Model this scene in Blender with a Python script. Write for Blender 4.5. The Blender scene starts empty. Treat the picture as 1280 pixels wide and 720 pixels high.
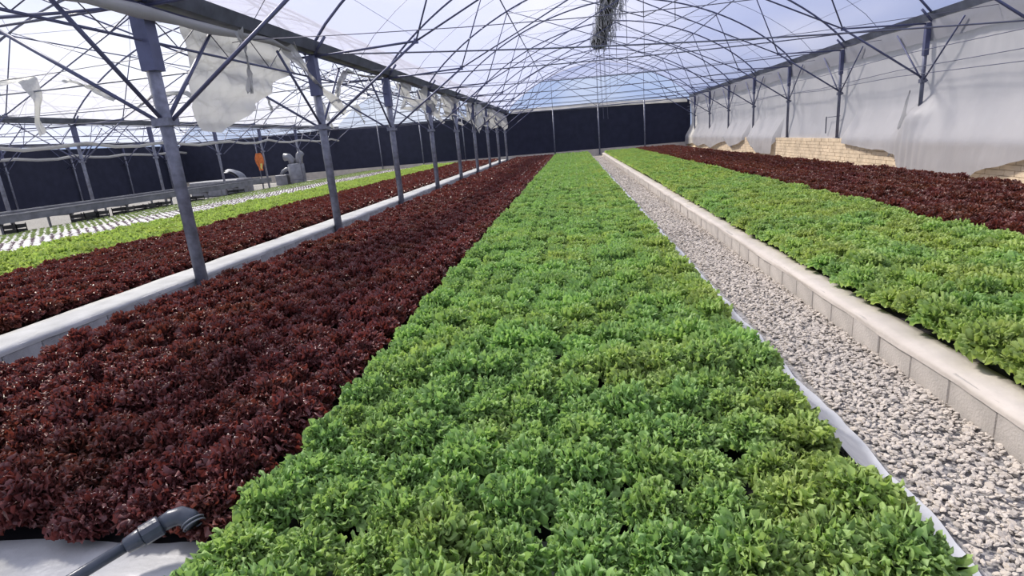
import bpy, math, random
import numpy as np
from mathutils import Vector, Matrix, noise
C = bpy.context.scene.collection
random.seed(7); rng = np.random.default_rng(7)
PI = math.pi
sc = bpy.context.scene

# ------------------------------------------------------------ camera
F = 700.0
def unit(v): v = np.array(v, float); return v/np.linalg.norm(v)
CAMZ = 1.9
dY = unit((716-640, 168-360, F)); p2 = np.array((716-640+100, 168-360-8.6, F))
dn = unit(np.cross(dY, p2)); dn = dn if dn[1] > 0 else -dn
up = -dn; dX = np.cross(dY, up); dX = dX if dX[0] > 0 else -dX
cam_d = bpy.data.cameras.new('camera'); cam = bpy.data.objects.new('camera', cam_d); C.objects.link(cam)
cam_d.sensor_width = 36; cam_d.lens = F/1280*36; cam_d.clip_end = 2000; cam_d.clip_start = 0.02
M3 = Matrix(((dX[0], -dX[1], -dX[2]), (dY[0], -dY[1], -dY[2]), (up[0], -up[1], -up[2])))
cam.matrix_world = Matrix.Translation((0, 0, CAMZ)) @ M3.to_4x4()
sc.camera = cam

# ------------------------------------------------------------ sky, sun, exposure
sc.view_settings.view_transform = 'Standard'; sc.view_settings.look = 'None'
sc.view_settings.exposure = 0.15; sc.view_settings.gamma = 1; sc.view_settings.use_curve_mapping = False
W = bpy.data.worlds.new('sky'); sc.world = W; W.use_nodes = True
nt = W.node_tree; nt.nodes.clear()
out = nt.nodes.new('ShaderNodeOutputWorld'); bg = nt.nodes.new('ShaderNodeBackground')
tc = nt.nodes.new('ShaderNodeTexCoord'); mp = nt.nodes.new('ShaderNodeMapping'); mp.inputs['Scale'].default_value = (1, 1, 2.2)
nz = nt.nodes.new('ShaderNodeTexNoise'); nz.inputs['Scale'].default_value = 3.2; nz.inputs['Detail'].default_value = 7
cr = nt.nodes.new('ShaderNodeValToRGB'); cr.color_ramp.elements[0].position = .44; cr.color_ramp.elements[0].color = (.40, .50, .76, 1)
cr.color_ramp.elements[1].position = .66; cr.color_ramp.elements[1].color = (.74, .78, .88, 1)
nt.links.new(tc.outputs['Generated'], mp.inputs['Vector']); nt.links.new(mp.outputs['Vector'], nz.inputs['Vector'])
nt.links.new(nz.outputs['Fac'], cr.inputs['Fac']); nt.links.new(cr.outputs['Color'], bg.inputs['Color'])
bg.inputs['Strength'].default_value = 1.0; nt.links.new(bg.outputs[0], out.inputs[0])
sd = bpy.data.lights.new('sun', 'SUN'); sd.energy = 7.8; sd.angle = math.radians(8); sd.color = (1, .94, .80)
sun = bpy.data.objects.new('sun', sd); C.objects.link(sun)
sun.rotation_euler = Vector((-.62, .42, .80)).to_track_quat('Z', 'Y').to_euler(); sun.location = (-20, 10, 30)

# ------------------------------------------------------------ materials
def mat(name, col, rough=.7, metal=0, spec=.3, noise_s=0, noise_a=.15, col2=None, bump=0, bump_s=40, rand=0, trans=0, thru=0, thrucol=(1, 1, 1), coords='Object', wave=None):
    m = bpy.data.materials.new(name); m.use_nodes = True; n = m.node_tree; b = n.nodes['Principled BSDF']
    L = n.links.new
    b.inputs['Roughness'].default_value = rough; b.inputs['Metallic'].default_value = metal; b.inputs['Specular IOR Level'].default_value = spec
    src = None
    tc = n.nodes.new('ShaderNodeTexCoord')
    rgb = n.nodes.new('ShaderNodeRGB'); rgb.outputs[0].default_value = (*col, 1); src = rgb.outputs[0]
    if noise_s:
        z = n.nodes.new('ShaderNodeTexNoise'); z.inputs['Scale'].default_value = noise_s; z.inputs['Detail'].default_value = 5
        L(tc.outputs[coords], z.inputs['Vector'])
        rp = n.nodes.new('ShaderNodeValToRGB'); rp.color_ramp.elements[0].position = .35; rp.color_ramp.elements[1].position = .65
        c2 = col2 or tuple(c*(1-noise_a*2) for c in col)
        rp.color_ramp.elements[0].color = (*c2, 1); rp.color_ramp.elements[1].color = (*col, 1)
        L(z.outputs['Fac'], rp.inputs['Fac']); src = rp.outputs['Color']
    if rand:
        oi = n.nodes.new('ShaderNodeObjectInfo'); mr = n.nodes.new('ShaderNodeMapRange'); mr.inputs[3].default_value = 1-rand; mr.inputs[4].default_value = 1+rand
        L(oi.outputs['Random'], mr.inputs[0]); vm = n.nodes.new('ShaderNodeVectorMath'); vm.operation = 'SCALE'
        L(src, vm.inputs[0]); L(mr.outputs[0], vm.inputs['Scale']); src = vm.outputs[0]
    L(src, b.inputs['Base Color'])
    if bump:
        z = n.nodes.new('ShaderNodeTexNoise'); z.inputs['Scale'].default_value = bump_s; z.inputs['Detail'].default_value = 6
        if wave:
            mp = n.nodes.new('ShaderNodeMapping'); mp.inputs['Scale'].default_value = wave; L(tc.outputs['Object'], mp.inputs['Vector']); L(mp.outputs[0], z.inputs['Vector'])
        else: L(tc.outputs['Object'], z.inputs['Vector'])
        bp = n.nodes.new('ShaderNodeBump'); bp.inputs['Strength'].default_value = bump; bp.inputs['Distance'].default_value = .02
        L(z.outputs['Fac'], bp.inputs['Height']); L(bp.outputs[0], b.inputs['Normal'])
    sh = b.outputs[0]; o = n.nodes['Material Output']
    if trans:
        t = n.nodes.new('ShaderNodeBsdfTranslucent'); L(src, t.inputs['Color'])
        mx = n.nodes.new('ShaderNodeMixShader'); mx.inputs[0].default_value = trans; L(sh, mx.inputs[1]); L(t.outputs[0], mx.inputs[2]); sh = mx.outputs[0]
    if thru:
        t = n.nodes.new('ShaderNodeBsdfTransparent'); t.inputs['Color'].default_value = (*thrucol, 1)
        mx = n.nodes.new('ShaderNodeMixShader'); mx.inputs[0].default_value = thru; L(sh, mx.inputs[1]); L(t.outputs[0], mx.inputs[2]); sh = mx.outputs[0]
    L(sh, o.inputs[0])
    return m

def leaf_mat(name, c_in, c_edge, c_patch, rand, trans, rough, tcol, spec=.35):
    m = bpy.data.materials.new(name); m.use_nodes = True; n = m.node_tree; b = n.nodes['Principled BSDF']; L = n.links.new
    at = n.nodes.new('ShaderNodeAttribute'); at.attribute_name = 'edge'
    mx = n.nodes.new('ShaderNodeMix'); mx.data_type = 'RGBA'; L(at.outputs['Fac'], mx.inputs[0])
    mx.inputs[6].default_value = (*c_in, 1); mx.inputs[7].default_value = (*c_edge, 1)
    # natural patches of paler plants, fixed to the ground
    ge = n.nodes.new('ShaderNodeNewGeometry'); z = n.nodes.new('ShaderNodeTexNoise'); z.inputs['Scale'].default_value = 1.5; z.inputs['Detail'].default_value = 3
    L(ge.outputs['Position'], z.inputs['Vector'])
    mr = n.nodes.new('ShaderNodeMapRange'); mr.inputs[1].default_value = .5; mr.inputs[2].default_value = .80
    sx = n.nodes.new('ShaderNodeSeparateXYZ'); L(ge.outputs['Position'], sx.inputs[0]); rx = n.nodes.new('ShaderNodeMapRange'); rx.inputs[1].default_value = -.3; rx.inputs[2].default_value = 1.3; rx.inputs[4].default_value = .16; L(sx.outputs[0], rx.inputs[0])
    ad = n.nodes.new('ShaderNodeMath'); L(z.outputs['Fac'], ad.inputs[0]); L(rx.outputs[0], ad.inputs[1]); L(ad.outputs[0], mr.inputs[0])
    m2 = n.nodes.new('ShaderNodeMix'); m2.data_type = 'RGBA'; L(mr.outputs[0], m2.inputs[0]); L(mx.outputs[2], m2.inputs[6]); m2.inputs[7].default_value = (*c_patch, 1)
    oi = n.nodes.new('ShaderNodeObjectInfo'); r = n.nodes.new('ShaderNodeMapRange'); r.inputs[3].default_value = 1-rand; r.inputs[4].default_value = 1+rand
    L(oi.outputs['Random'], r.inputs[0]); vm = n.nodes.new('ShaderNodeVectorMath'); vm.operation = 'SCALE'; L(m2.outputs[2], vm.inputs[0]); L(r.outputs[0], vm.inputs['Scale'])
    L(vm.outputs[0], b.inputs['Base Color']); b.inputs['Roughness'].default_value = rough; b.inputs['Specular IOR Level'].default_value = spec
    t = n.nodes.new('ShaderNodeBsdfTranslucent'); v2 = n.nodes.new('ShaderNodeVectorMath'); v2.operation = 'MULTIPLY'; v2.inputs[1].default_value = tcol
    L(vm.outputs[0], v2.inputs[0]); L(v2.outputs[0], t.inputs['Color'])
    mm = n.nodes.new('ShaderNodeMixShader'); mm.inputs[0].default_value = trans; L(b.outputs[0], mm.inputs[1]); L(t.outputs[0], mm.inputs[2]); L(mm.outputs[0], n.nodes['Material Output'].inputs[0])
    return m

def film_mat(name, col, thru, trans, thrucol, bump=.25, wave=(1, 1, 1), bs=3):
    return mat(name, col, rough=.45, spec=.3, trans=trans, thru=thru, thrucol=thrucol, bump=bump, bump_s=bs, wave=wave)

MT = {
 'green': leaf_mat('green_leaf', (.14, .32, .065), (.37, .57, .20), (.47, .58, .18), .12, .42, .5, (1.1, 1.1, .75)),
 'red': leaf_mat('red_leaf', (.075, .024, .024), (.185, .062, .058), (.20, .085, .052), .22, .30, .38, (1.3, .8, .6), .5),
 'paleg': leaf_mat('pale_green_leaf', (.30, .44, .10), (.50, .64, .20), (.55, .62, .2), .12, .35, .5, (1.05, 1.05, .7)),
 'steel': mat('galvanised_steel', (.17, .18, .245), .45, .35, .5, 6, .12, bump=.1, bump_s=30),
 'blue': mat('blue_grey_paint', (.11, .12, .215), .5, .2, .5, 5, .12),
 'post': mat('weathered_post', (.25, .26, .33), .55, .25, .4, 9, .2, bump=.15),
 'gutter': mat('gutter_metal', (.11, .12, .16), .5, .3, .4, 3, .2, bump=.2, bump_s=8),
 'wire': mat('wire', (.13, .13, .18), .5, .4),
 'roof': film_mat('greenhouse_film', (.56, .56, .69), .54, .72, (.86, .86, .96), .35, (1, .25, 1), 5),
 'roofb': film_mat('sunlit_greenhouse_film', (.60, .60, .67), .55, .78, (1, 1, 1), .3, (1, .25, 1), 5),  # whiter copy of the roof film, sunlit brightness put into its colour
 'sheet': film_mat('plastic_sheet', (.57, .555, .55), .0, .42, (1, 1, 1), 1.0, (1, 1, .5), 4),
 'rag': film_mat('old_film', (.50, .50, .51), .08, .45, (1, 1, 1), .7, (1, 1, 1), 12),
 'liner': mat('liner_film', (.54, .54, .53), .4, 0, .5, 6, .06, bump=.4, bump_s=10),
 'net': mat('shade_net', (.030, .033, .058), .8, 0, .2, 2, .1, bump=.3, bump_s=3, wave=(3, 3, .3)),
 'conc': mat('concrete_block', (.53, .485, .43), .9, 0, .2, 5, .12, bump=.3, bump_s=60, rand=.09),
 'conc_l': mat('grey_concrete_block', (.40, .40, .42), .9, 0, .2, 5, .12, bump=.3, bump_s=60, rand=.08),
 'cap': mat('mortar_cap', (.60, .54, .47), .85, 0, .25, 3, .08, bump=.35, bump_s=18),
 'cap_l': mat('grey_mortar_cap', (.50, .50, .51), .85, 0, .25, 3, .1, bump=.35, bump_s=18),
 'stone': mat('limestone', (.61, .54, .45), .9, 0, .2, 9, .10, bump=.3, bump_s=90, rand=.18),
 'dirt': mat('gravel_ground', (.46, .44, .42), .95, 0, .1, 30, .3, bump=.8, bump_s=60),
 'dark': mat('shaded_bed', (.03, .028, .03), .6, 0, .3),  # near-black bed colour stands in for the shade between the heads
 'foam': mat('white_foam', (.66, .65, .66), .8, 0, .2, 4, .1, rand=.06),
 'brick': mat('yellow_block', (.80, .64, .44), .9, 0, .2, 2.5, .12, rand=.1, bump=.3, bump_s=40),
 'pvc': mat('dark_pvc', (.055, .065, .085), .32, 0, .5, 12, .1, bump=.1),
 'crate': mat('black_crate', (.015, .015, .018), .5, 0, .4),
 'zinc': mat('zinc_sheet', (.28, .285, .32), .45, .5, .4, 3, .15, bump=.2, bump_s=6),
 'orange': mat('orange_vest', (.75, .22, .07), .7, 0, .2, 8, .2),
 'yellow': mat('reflective_yellow', (.7, .65, .2), .6),
 'fibre': mat('black_netting', (.035, .04, .045), .9, 0, .1, 10, .4, bump=.6, bump_s=30),
 'straw': mat('pale_strings', (.30, .31, .33), .8),
}

# ------------------------------------------------------------ helpers
class MB:
    def __init__(s): s.v = []; s.f = []
    def add(s, vs, fs):
        k = len(s.v); s.v += [tuple(map(float, p)) for p in vs]; s.f += [tuple(i+k for i in f) for f in fs]
    def box(s, a, b, jit=0):
        (x0, y0, z0), (x1, y1, z1) = a, b
        vs = [(x, y, z) for z in (z0, z1) for y in (y0, y1) for x in (x0, x1)]
        if jit: vs = [(x+random.uniform(-jit, jit), y+random.uniform(-jit, jit), z+random.uniform(-jit, jit)) for x, y, z in vs]
        s.add(vs, [(0, 2, 3, 1), (4, 5, 7, 6), (0, 1, 5, 4), (2, 6, 7, 3), (0, 4, 6, 2), (1, 3, 7, 5)])
    def bevbox(s, a, b, e=.01):
        (x0, y0, z0), (x1, y1, z1) = a, b
        # box with chamfered vertical ends and top edges
        vs = []
        for z, d in ((z0, 0), (z1-e, 0), (z1, e)):
            vs += [(x0+d, y0+e+d*0, z), (x0+e+d*0, y0+d, z), (x1-e, y0+d, z), (x1-d, y0+e, z), (x1-d, y1-e, z), (x1-e, y1-d, z), (x0+e, y1-d, z), (x0+d, y1-e, z)]
        fs = []
        for k in (0, 8):
            for i in range(8): j = (i+1) % 8; fs.append((k+i, k+j, k+8+j, k+8+i))
        fs += [tuple(range(7, -1, -1)), tuple(range(16, 24))]
        s.add(vs, fs)
    def tube(s, pts, r, n=6, cap=True):
        pts = [Vector(p) for p in pts]; rs = r if isinstance(r, (list, tuple)) else [r]*len(pts)
        vs = []; fs = []; prev = None
        for i, p in enumerate(pts):
            d = (pts[min(i+1, len(pts)-1)]-pts[max(i-1, 0)]).normalized()
            if prev is None:
                a = Vector((0, 0, 1)) if abs(d.z) < .9 else Vector((1, 0, 0)); u = d.cross(a).normalized()
            else: u = (prev-d*prev.dot(d)).normalized()
            prev = u; w = d.cross(u)
            for k in range(n):
                t = 2*PI*k/n; vs.append(p+(u*math.cos(t)+w*math.sin(t))*rs[i])
        for i in range(len(pts)-1):
            for k in range(n):
                a = i*n+k; b = i*n+(k+1) % n; fs.append((a, b, b+n, a+n))
        if cap: fs += [tuple(range(n-1, -1, -1)), tuple(range((len(pts)-1)*n, len(pts)*n))]
        s.add(vs, fs); return s
    def grid(s, fn, nu, nv):
        vs = [fn(i/nu, j/nv) for i in range(nu+1) for j in range(nv+1)]
        s.add(vs, [(i*(nv+1)+j, (i+1)*(nv+1)+j, (i+1)*(nv+1)+j+1, i*(nv+1)+j+1) for i in range(nu) for j in range(nv)]); return s
    def mesh(s, name, m, smooth=False):
        me = bpy.data.meshes.new(name); me.from_pydata(s.v, [], s.f); me.materials.append(m)
        if smooth: me.shade_smooth()
        me.update(); return me
def obj(name, me, parent=None, loc=(0, 0, 0)):
    if isinstance(me, tuple): me = me[0].mesh(name, me[1], len(me) > 2 and me[2])
    o = bpy.data.objects.new(name, me); C.objects.link(o); o.location = loc
    if parent is not None: o.parent = parent
    return o
def tag(o, label=None, cat=None, group=None, kind=None):
    if label: o['label'] = label
    if cat: o['category'] = cat
    if group: o['group'] = group
    if kind: o['kind'] = kind
    return o
def thing(name, label, cat, loc=(0, 0, 0), group=None):
    return tag(obj(name, None, None, loc), label, cat, group)
ORD = ['', 'first', 'second', 'third', 'fourth', 'fifth', 'sixth', 'seventh', 'eighth', 'ninth', 'tenth', 'eleventh', 'twelfth', 'thirteenth', 'fourteenth', 'fifteenth', 'sixteenth', 'seventeenth', 'eighteenth', 'nineteenth', 'twentieth']
def ordn(n):
    if n <= 20: return ORD[n]
    t, r = divmod(n, 10); return ['', '', 'twent', 'thirt', 'fort'][t]+('ieth' if r == 0 else 'y-'+ORD[r])
def N(x, y=0, z=0): return noise.noise(Vector((x, y, z)))

XL, XR, XP, XQ = -5.4, 9.6, -20.4, -35.4      # post rows
FY = [2.4+4.9*i for i in range(10)]            # frames
YB = 49.0
SP = np.array([(0, 4.05), (.5, 4.62), (1.2, 5.22), (2.2, 5.86), (3.3, 6.4), (4.8, 6.95), (6.2, 7.28), (7.5, 7.4)])
def arch_z(s):
    s = min(s, 15-s); return float(np.interp(s, SP[:, 0], SP[:, 1]))
pc = np.polyfit(np.sqrt(SP[:, 0]/7.5), SP[:, 1], 4)
def az(s):
    s = max(0, min(s, 15-s)); return float(np.polyval(pc, math.sqrt(s/7.5)))

# ============================================================ STRUCTURE
def ground(x, y): return 0
g = MB(); g.grid(lambda u, v: (-60+u*110, -12+v*70, -.02+.012*N(u*60, v*60)), 110, 70)
tag(obj('floor', (g, MT['dirt'])), 'pale gravelly ground under the whole greenhouse', kind='structure')

# roof films
def roof(x0, m, name, lab, x_step=30):
    b = MB()
    def fn(u, v):
        s = 15*u; y = -6+v*(YB+6)
        sag = .10*abs(math.sin(PI*(y-2.4)/4.9))
        return (x0+s, y, az(s)+.06-sag*min(1, s, 15-s)+.02*N(s*1.5, y*.6, 3))
    b.grid(fn, 48, 150)
    tag(obj(name, (b, m, True)), lab, kind='structure')
roof(XL, MT['roof'], 'ceiling', 'arched translucent plastic film roof over the main beds')
roof(XP, MT['roofb'], 'ceiling', 'bright arched film roof over the left bay')
roof(XQ, MT['roofb'], 'ceiling', 'bright arched film roof over the far left bay')

# shade net walls
b = MB(); b.grid(lambda u, v: (XQ+u*(XR-XQ), YB+.04*N(u*50, v*3)+.05*math.sin(u*70), .32+v*(3.72-.35*max(0, (u-.67)*1.5)+.04*N(u*30))), 220, 10)
wb = tag(obj('wall_back', (b, MT['net'], True)), 'dark navy shade net closing the back of the greenhouse', kind='structure')
b = MB(); b.grid(lambda u, v: (XQ+.05*math.sin(u*90)+.04*N(u*40, v*3), -6+u*(YB+6), .15+v*3.7), 200, 8)
tag(obj('wall_left', (b, MT['net'], True)), 'dark shade net along the far left side', kind='structure')
# right low block wall: too small to tell the blocks apart one by one
b = MB()
b.box((9.32, -6, -.02), (9.54, YB, .97))
wr = tag(obj('wall_right', (b, MT['brick'])), 'low yellowish block wall behind the plastic curtain on the right', kind='structure')
b = MB(); y = 6.0
for r in range(8):
    y = 6.0-(r % 2)*.15
    while y < YB-.4:
        d = random.uniform(0, .012); b.box((9.29-d, y+.006, r*.123+.005), (9.33, y+.294, r*.123+.118)); y += .3
tag(obj('block_course', (b, MT['brick']), wr), kind='stuff')

# pale base kerb under the back net and film strip above it
b = MB(); b.box((XQ, YB-.32, 0), (XR, YB-.06, .56), 0)
tag(obj('trim_1', (b, MT['cap'])), 'pale concrete kerb at the foot of the dark back net', kind='structure')
b = MB(); b.grid(lambda u, v: (XL+.3+u*14.4, YB-.16+.03*math.sin(u*80), 3.98-.3*u*u+v*(.32+.05*N(u*20))), 90, 3)
tag(obj('film_strip', (b, MT['sheet'], True)), 'pale plastic strip stretched above the dark net below the open gable', 'plastic strip')

# ---- right kerb of concrete blocks
def kerb(name, lab, xf, xb, ztop, y0, y1, m, mc, capx0, capx1, zc, L=.42):
    core = MB(); core.box((xf+.02, y0, -.02), (xb, y1, ztop-.01))
    k = tag(obj(name, (core, mc)), lab, kind='structure')
    bm = MB(); bm.bevbox((0, 0, 0), (.1, L-.006, ztop), .008); me = bm.mesh('concrete_block', m)
    y = y0; i = 0
    while y < y1-L:
        o = obj('concrete_block', me, k, (xf+random.uniform(-.006, .006), y, random.uniform(-.004, .004))); y += L
    c = MB()
    def fn(u, v):
        yy = y0+v*(y1-y0); a = u*4
        if a <= 1: x, z = capx0-.008, ztop-.045+a*.045
        elif a <= 3: x, z = capx0+(capx1-capx0)*(a-1)/2, zc
        else: x, z = capx1+.01, zc-(a-3)*.1
        return (x+.014*N(yy*.9, a, 1)+.006*N(yy*6, a, 2), yy, z+.010*N(yy*1.3, a*.7, 5)+.004*N(yy*7, a*2))
    c.grid(fn, 8, 500); obj('mortar_cap', (c, mc, True), k)
    return k
kerb('trim_2', 'sunlit concrete block kerb between gravel path and right lettuce bed', 2.28, 2.5, .25, .6, 47.6, MT['conc'], MT['cap'], 2.28, 2.52, .262)
# left double wall seen from the right
kl = kerb('trim_3', 'grey concrete block wall beneath the left post row', 5.5, 6.0, .36, 1.5, 48, MT['conc_l'], MT['cap_l'], 5.5, 6.06, .372)
kl.scale = (-1, 1, 1)
# front end wall of the central bed, under white film
b = MB(); b.box((-5.5, 1.05, -.02), (1.15, 1.5, .30))
tag(obj('trim_4', (b, MT['cap_l'])), 'front end wall of the central bed', kind='structure')
b = MB()
def fn(u, v):
    x = -5.4+u*6.4; a = v*4
    if a < 1: y, z = 1.0-.02*a, .0+.34*a
    else: y, z = 1.0+(a-1)/3*.95, .35-.02*(a-1)
    return (x, y+.05*N(x*1.4, a), z+.018*N(x*2.5, y*5, 3)+.006*N(x*9, y*9))
b.grid(fn, 120, 16)
tag(obj('liner_sheet', (b, MT['liner'], True)), 'white pond liner folded over the front end of the red lettuce bed', 'plastic liner')
# liner down the path side of the green bed
b = MB()
def fn(u, v):
    y = .9+46*(u**1.8); a = v
    near = max(0, 1-(y-1.2)/2.2)
    wob = .06*N(y*.8, 1)+.035*N(y*2.3, 4)+.05*near
    x = 1.17+a*(.36+wob)+.03*N(y*3, a*2)*a
    z = .36*(1-a)**1.2*(1 if a < .98 else 0)+.03+.02*N(y*3, a*3, 9)*math.sin(PI*a)
    if a > .9: z = .055+.02*abs(N(y*4, 8))
    return (x, y, z)
b.grid(fn, 400, 12)
tag(obj('liner_sheet', (b, MT['liner'], True)), 'crumpled white liner hanging along the path side of the central green bed', 'plastic liner')

# ---- bed slabs
def slab(lab, x0, x1, y0, y1, z, m=MT['dark']):
    b = MB(); b.box((x0, y0, 0), (x1, y1, z)); return tag(obj('growing_bed', (b, m)), lab, 'planting bed')
slab('dark floating bed under the central green and red lettuces', -4.78, 1.15, 1.52, 48.2, .27)
slab('dark floating bed under the right green and red lettuces', 2.53, 8.0, .8, 47.4, .25)
slab('dark floating bed of left bay, under red and pale green lettuces', -12.6, -6.1, 2, 47.6, .27)

# ============================================================ GRAVEL
gp = MB(); gp.grid(lambda u, v: (1.2+u*1.12, .4+v*47.5, .006+.012*N(u*5, v*90)), 8, 300)
gravel = tag(obj('floor_gravel', (gp, MT['dirt'])), 'gravel path between the central bed and the right kerb', kind='structure'); gravel.name = 'floor'
gravel['label'] = 'narrow path of pale crushed limestone between the central bed and right kerb'
def stone_mesh(k):
    r = random.Random(k); vs = []; n = 6
    for z, s in ((-.35, .62), (.05, 1), (.42, .66)):
        for i in range(n):
            a = 2*PI*(i+.5*(z > 0))/n+r.uniform(-.25, .25); q = s*r.uniform(.8, 1.15)
            vs.append((math.cos(a)*q, math.sin(a)*q*.72, z+r.uniform(-.1, .1)))
    fs = []
    for k2 in (0, n):
        for i in range(n): j = (i+1) % n; fs.append((k2+i, k2+j, k2+n+j, k2+n+i))
    fs += [tuple(range(n-1, -1, -1)), tuple(range(2*n, 3*n))]
    m = MB(); m.add(vs, fs); return m.mesh('stone', MT['stone'])
STONES = [stone_mesh(i) for i in range(6)]
def gn_scatter(name, pts, rots, scls, src, parent=None):
    me = bpy.data.meshes.new(name); me.from_pydata([tuple(map(float, p)) for p in pts], [], [])
    a = me.attributes.new('rot', 'FLOAT_VECTOR', 'POINT'); a.data.foreach_set('vector', np.array(rots, dtype=np.float32).ravel())
    a = me.attributes.new('scl', 'FLOAT_VECTOR', 'POINT'); a.data.foreach_set('vector', np.array(scls, dtype=np.float32).ravel())
    o = obj(name, me, parent)
    ng = bpy.data.node_groups.new(name, 'GeometryNodeTree'); ng.interface.new_socket('Geometry', in_out='INPUT', socket_type='NodeSocketGeometry'); ng.interface.new_socket('Geometry', in_out='OUTPUT', socket_type='NodeSocketGeometry')
    gi = ng.nodes.new('NodeGroupInput'); go = ng.nodes.new('NodeGroupOutput'); ip = ng.nodes.new('GeometryNodeInstanceOnPoints')
    oi = ng.nodes.new('GeometryNodeObjectInfo'); oi.inputs['Object'].default_value = src; oi.inputs['As Instance'].default_value = True
    ra = ng.nodes.new('GeometryNodeInputNamedAttribute'); ra.data_type = 'FLOAT_VECTOR'; ra.inputs['Name'].default_value = 'rot'
    sa = ng.nodes.new('GeometryNodeInputNamedAttribute'); sa.data_type = 'FLOAT_VECTOR'; sa.inputs['Name'].default_value = 'scl'
    L = ng.links.new
    L(gi.outputs[0], ip.inputs['Points']); L(oi.outputs['Geometry'], ip.inputs['Instance'])
    L(ra.outputs['Attribute'], ip.inputs['Rotation']); L(sa.outputs['Attribute'], ip.inputs['Scale']); L(ip.outputs[0], go.inputs[0])
    md = o.modifiers.new('scatter', 'NODES'); md.node_group = ng
    o['kind'] = 'stuff'
    return o
# spots sorted by nearness; the 300 showing largest are single stones
def stone_specs(n, y0, y1, r0, r1):
    o = []
    for _ in range(n):
        y = random.uniform(y0, y1); x = random.uniform(1.60, 2.29); s = random.uniform(r0, r1)
        if random.random() < .06: s *= 1.6
        o.append((x, y, s))
    return o
near = stone_specs(3400, .9, 3.6, .011, .021)
near.sort(key=lambda t: -(t[2]/math.hypot(t[0], t[1], CAMZ)) if t[1] > 1.7 and t[0]/t[1] < .98 and t[0] > 1.45 else 0)
first = None
ident = None
for i, (x, y, s) in enumerate(near[:300]):
    o = obj('stone', STONES[i % 6], gravel, (x, y, .020+s*.35)); o.rotation_euler = (random.uniform(-.5, .5), random.uniform(-.5, .5), random.uniform(0, 6)); o.scale = (s, s*random.uniform(.8, 1.2), s*.7)
rest = near[300:]+stone_specs(6400, 3.6, 9, .012, .023)+stone_specs(8000, 9, 20, .014, .026)+stone_specs(8000, 20, 47, .018, .032)
# scatter six shapes: a joined mesh per shape keeps the stones real geometry
b = MB(); vs_all = []; fs_all = []; k0 = 0
base = [(np.array([v.co[:] for v in m.vertices]), [tuple(p.vertices) for p in m.polygons]) for m in STONES]
for i, (x, y, s) in enumerate(rest):
    V, Fc = base[i % 6]; a = random.uniform(0, 6.28); c, sn = math.cos(a), math.sin(a)
    tx, ty = random.uniform(-.5, .5), random.uniform(-.5, .5)
    P = V*(s, s*random.uniform(.8, 1.2), s*.7); P = np.column_stack((P[:, 0]*c-P[:, 1]*sn, P[:, 0]*sn+P[:, 1]*c, P[:, 2])); P[:, 2] += P[:, 0]*tx+P[:, 1]*ty
    P += (x, y, .018+s*.3+random.uniform(0, .012)); vs_all.append(P); fs_all += [tuple(q+k0 for q in f) for f in Fc]; k0 += len(V)
me = bpy.data.meshes.new('gravel'); me.from_pydata(np.concatenate(vs_all).tolist(), [], fs_all)
stm = mat('limestone_mix', (.64, .57, .48), .9, 0, .2, 45, .2, col2=(.44, .40, .35), bump=.3, bump_s=90)
me.materials.append(stm); tag(obj('gravel', me, gravel), kind='stuff')

# ============================================================ LETTUCE
def leaf_data(Lh, Wd, a0, a1, amp, seed, nu, nv, freq=1.0, nsc=105, nam=1.45):
    r = random.Random(seed); vs = []; ed = []
    p1, p2, p3, p4 = [r.uniform(0, 6.28) for _ in range(4)]
    # centre line
    cl = [(0.0, 0.0)]; nm = []
    K = 40
    for k in range(K):
        a = a0+(a1-a0)*((k+.5)/K)**1.3
        cl.append((cl[-1][0]+math.cos(a)*Lh/K, cl[-1][1]+math.sin(a)*Lh/K))
    def at(u):
        k = min(K-1e-6, max(0, u*K)); i = int(k); f = k-i
        a = a0+(a1-a0)*u**1.3
        return (cl[i][0]*(1-f)+cl[i+1][0]*f, cl[i][1]*(1-f)+cl[i+1][1]*f, a)
    for i in range(nu+1):
        u = (i/nu)**.75
        for j in range(nv+1):
            v = j/nv*2-1
            ue = u*(1-.30*v*v)*(1+.05*math.sin(v*9+p3)*u)
            x, z, a = at(min(1, max(0, ue)))
            w = Wd*(.16+.84*min(1, u*1.15)**.9)
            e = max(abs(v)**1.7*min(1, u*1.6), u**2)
            # ruffles: whole waves along the rim, few enough for the mesh to carry them
            c1, c2 = freq, freq*2.1
            t1 = v*PI*c1+u*2.0+p1; t2 = v*PI*c2-u*3.0+p2; g_ = .35+.65*u
            d = amp*e*(1.25*math.sin(t1)+.95*math.sin(t2))
            lat = amp*e*g_*(.8*math.cos(t1)+.9*math.cos(t2+.6))
            alo = amp*e*(.9*math.cos(t2)+.6*math.sin(t1*1.3+p4))
            y = v*w+lat
            d += .18*w*v*v
            x += -math.sin(a)*d+math.cos(a)*alo; z += math.cos(a)*d+math.sin(a)*alo
            # crisped rim: small irregular curls
            q = noise.noise_vector(Vector((x*nsc, y*nsc+seed*7.3, z*nsc+v*6+u*5))); q2 = noise.noise_vector(Vector((y*nsc*.45+seed, x*nsc*.45, z*nsc*.45+v*3)))
            k_ = amp*(.25+e)
            x += q.x*k_*nam+q2.x*k_*.9; y += q.y*k_*nam+q2.y*k_*.9; z += q.z*k_*nam+q2.z*k_*.9
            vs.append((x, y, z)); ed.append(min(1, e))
    fs = [(i*(nv+1)+j, (i+1)*(nv+1)+j, (i+1)*(nv+1)+j+1, i*(nv+1)+j+1) for i in range(nu) for j in range(nv)]
    return np.array(vs), fs, np.array(ed)
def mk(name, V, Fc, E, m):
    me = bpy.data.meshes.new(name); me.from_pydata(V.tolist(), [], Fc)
    a = me.attributes.new('edge', 'FLOAT', 'POINT'); a.data.foreach_set('value', E.astype(np.float32)); me.materials.append(m); me.shade_smooth(); return me
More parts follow.
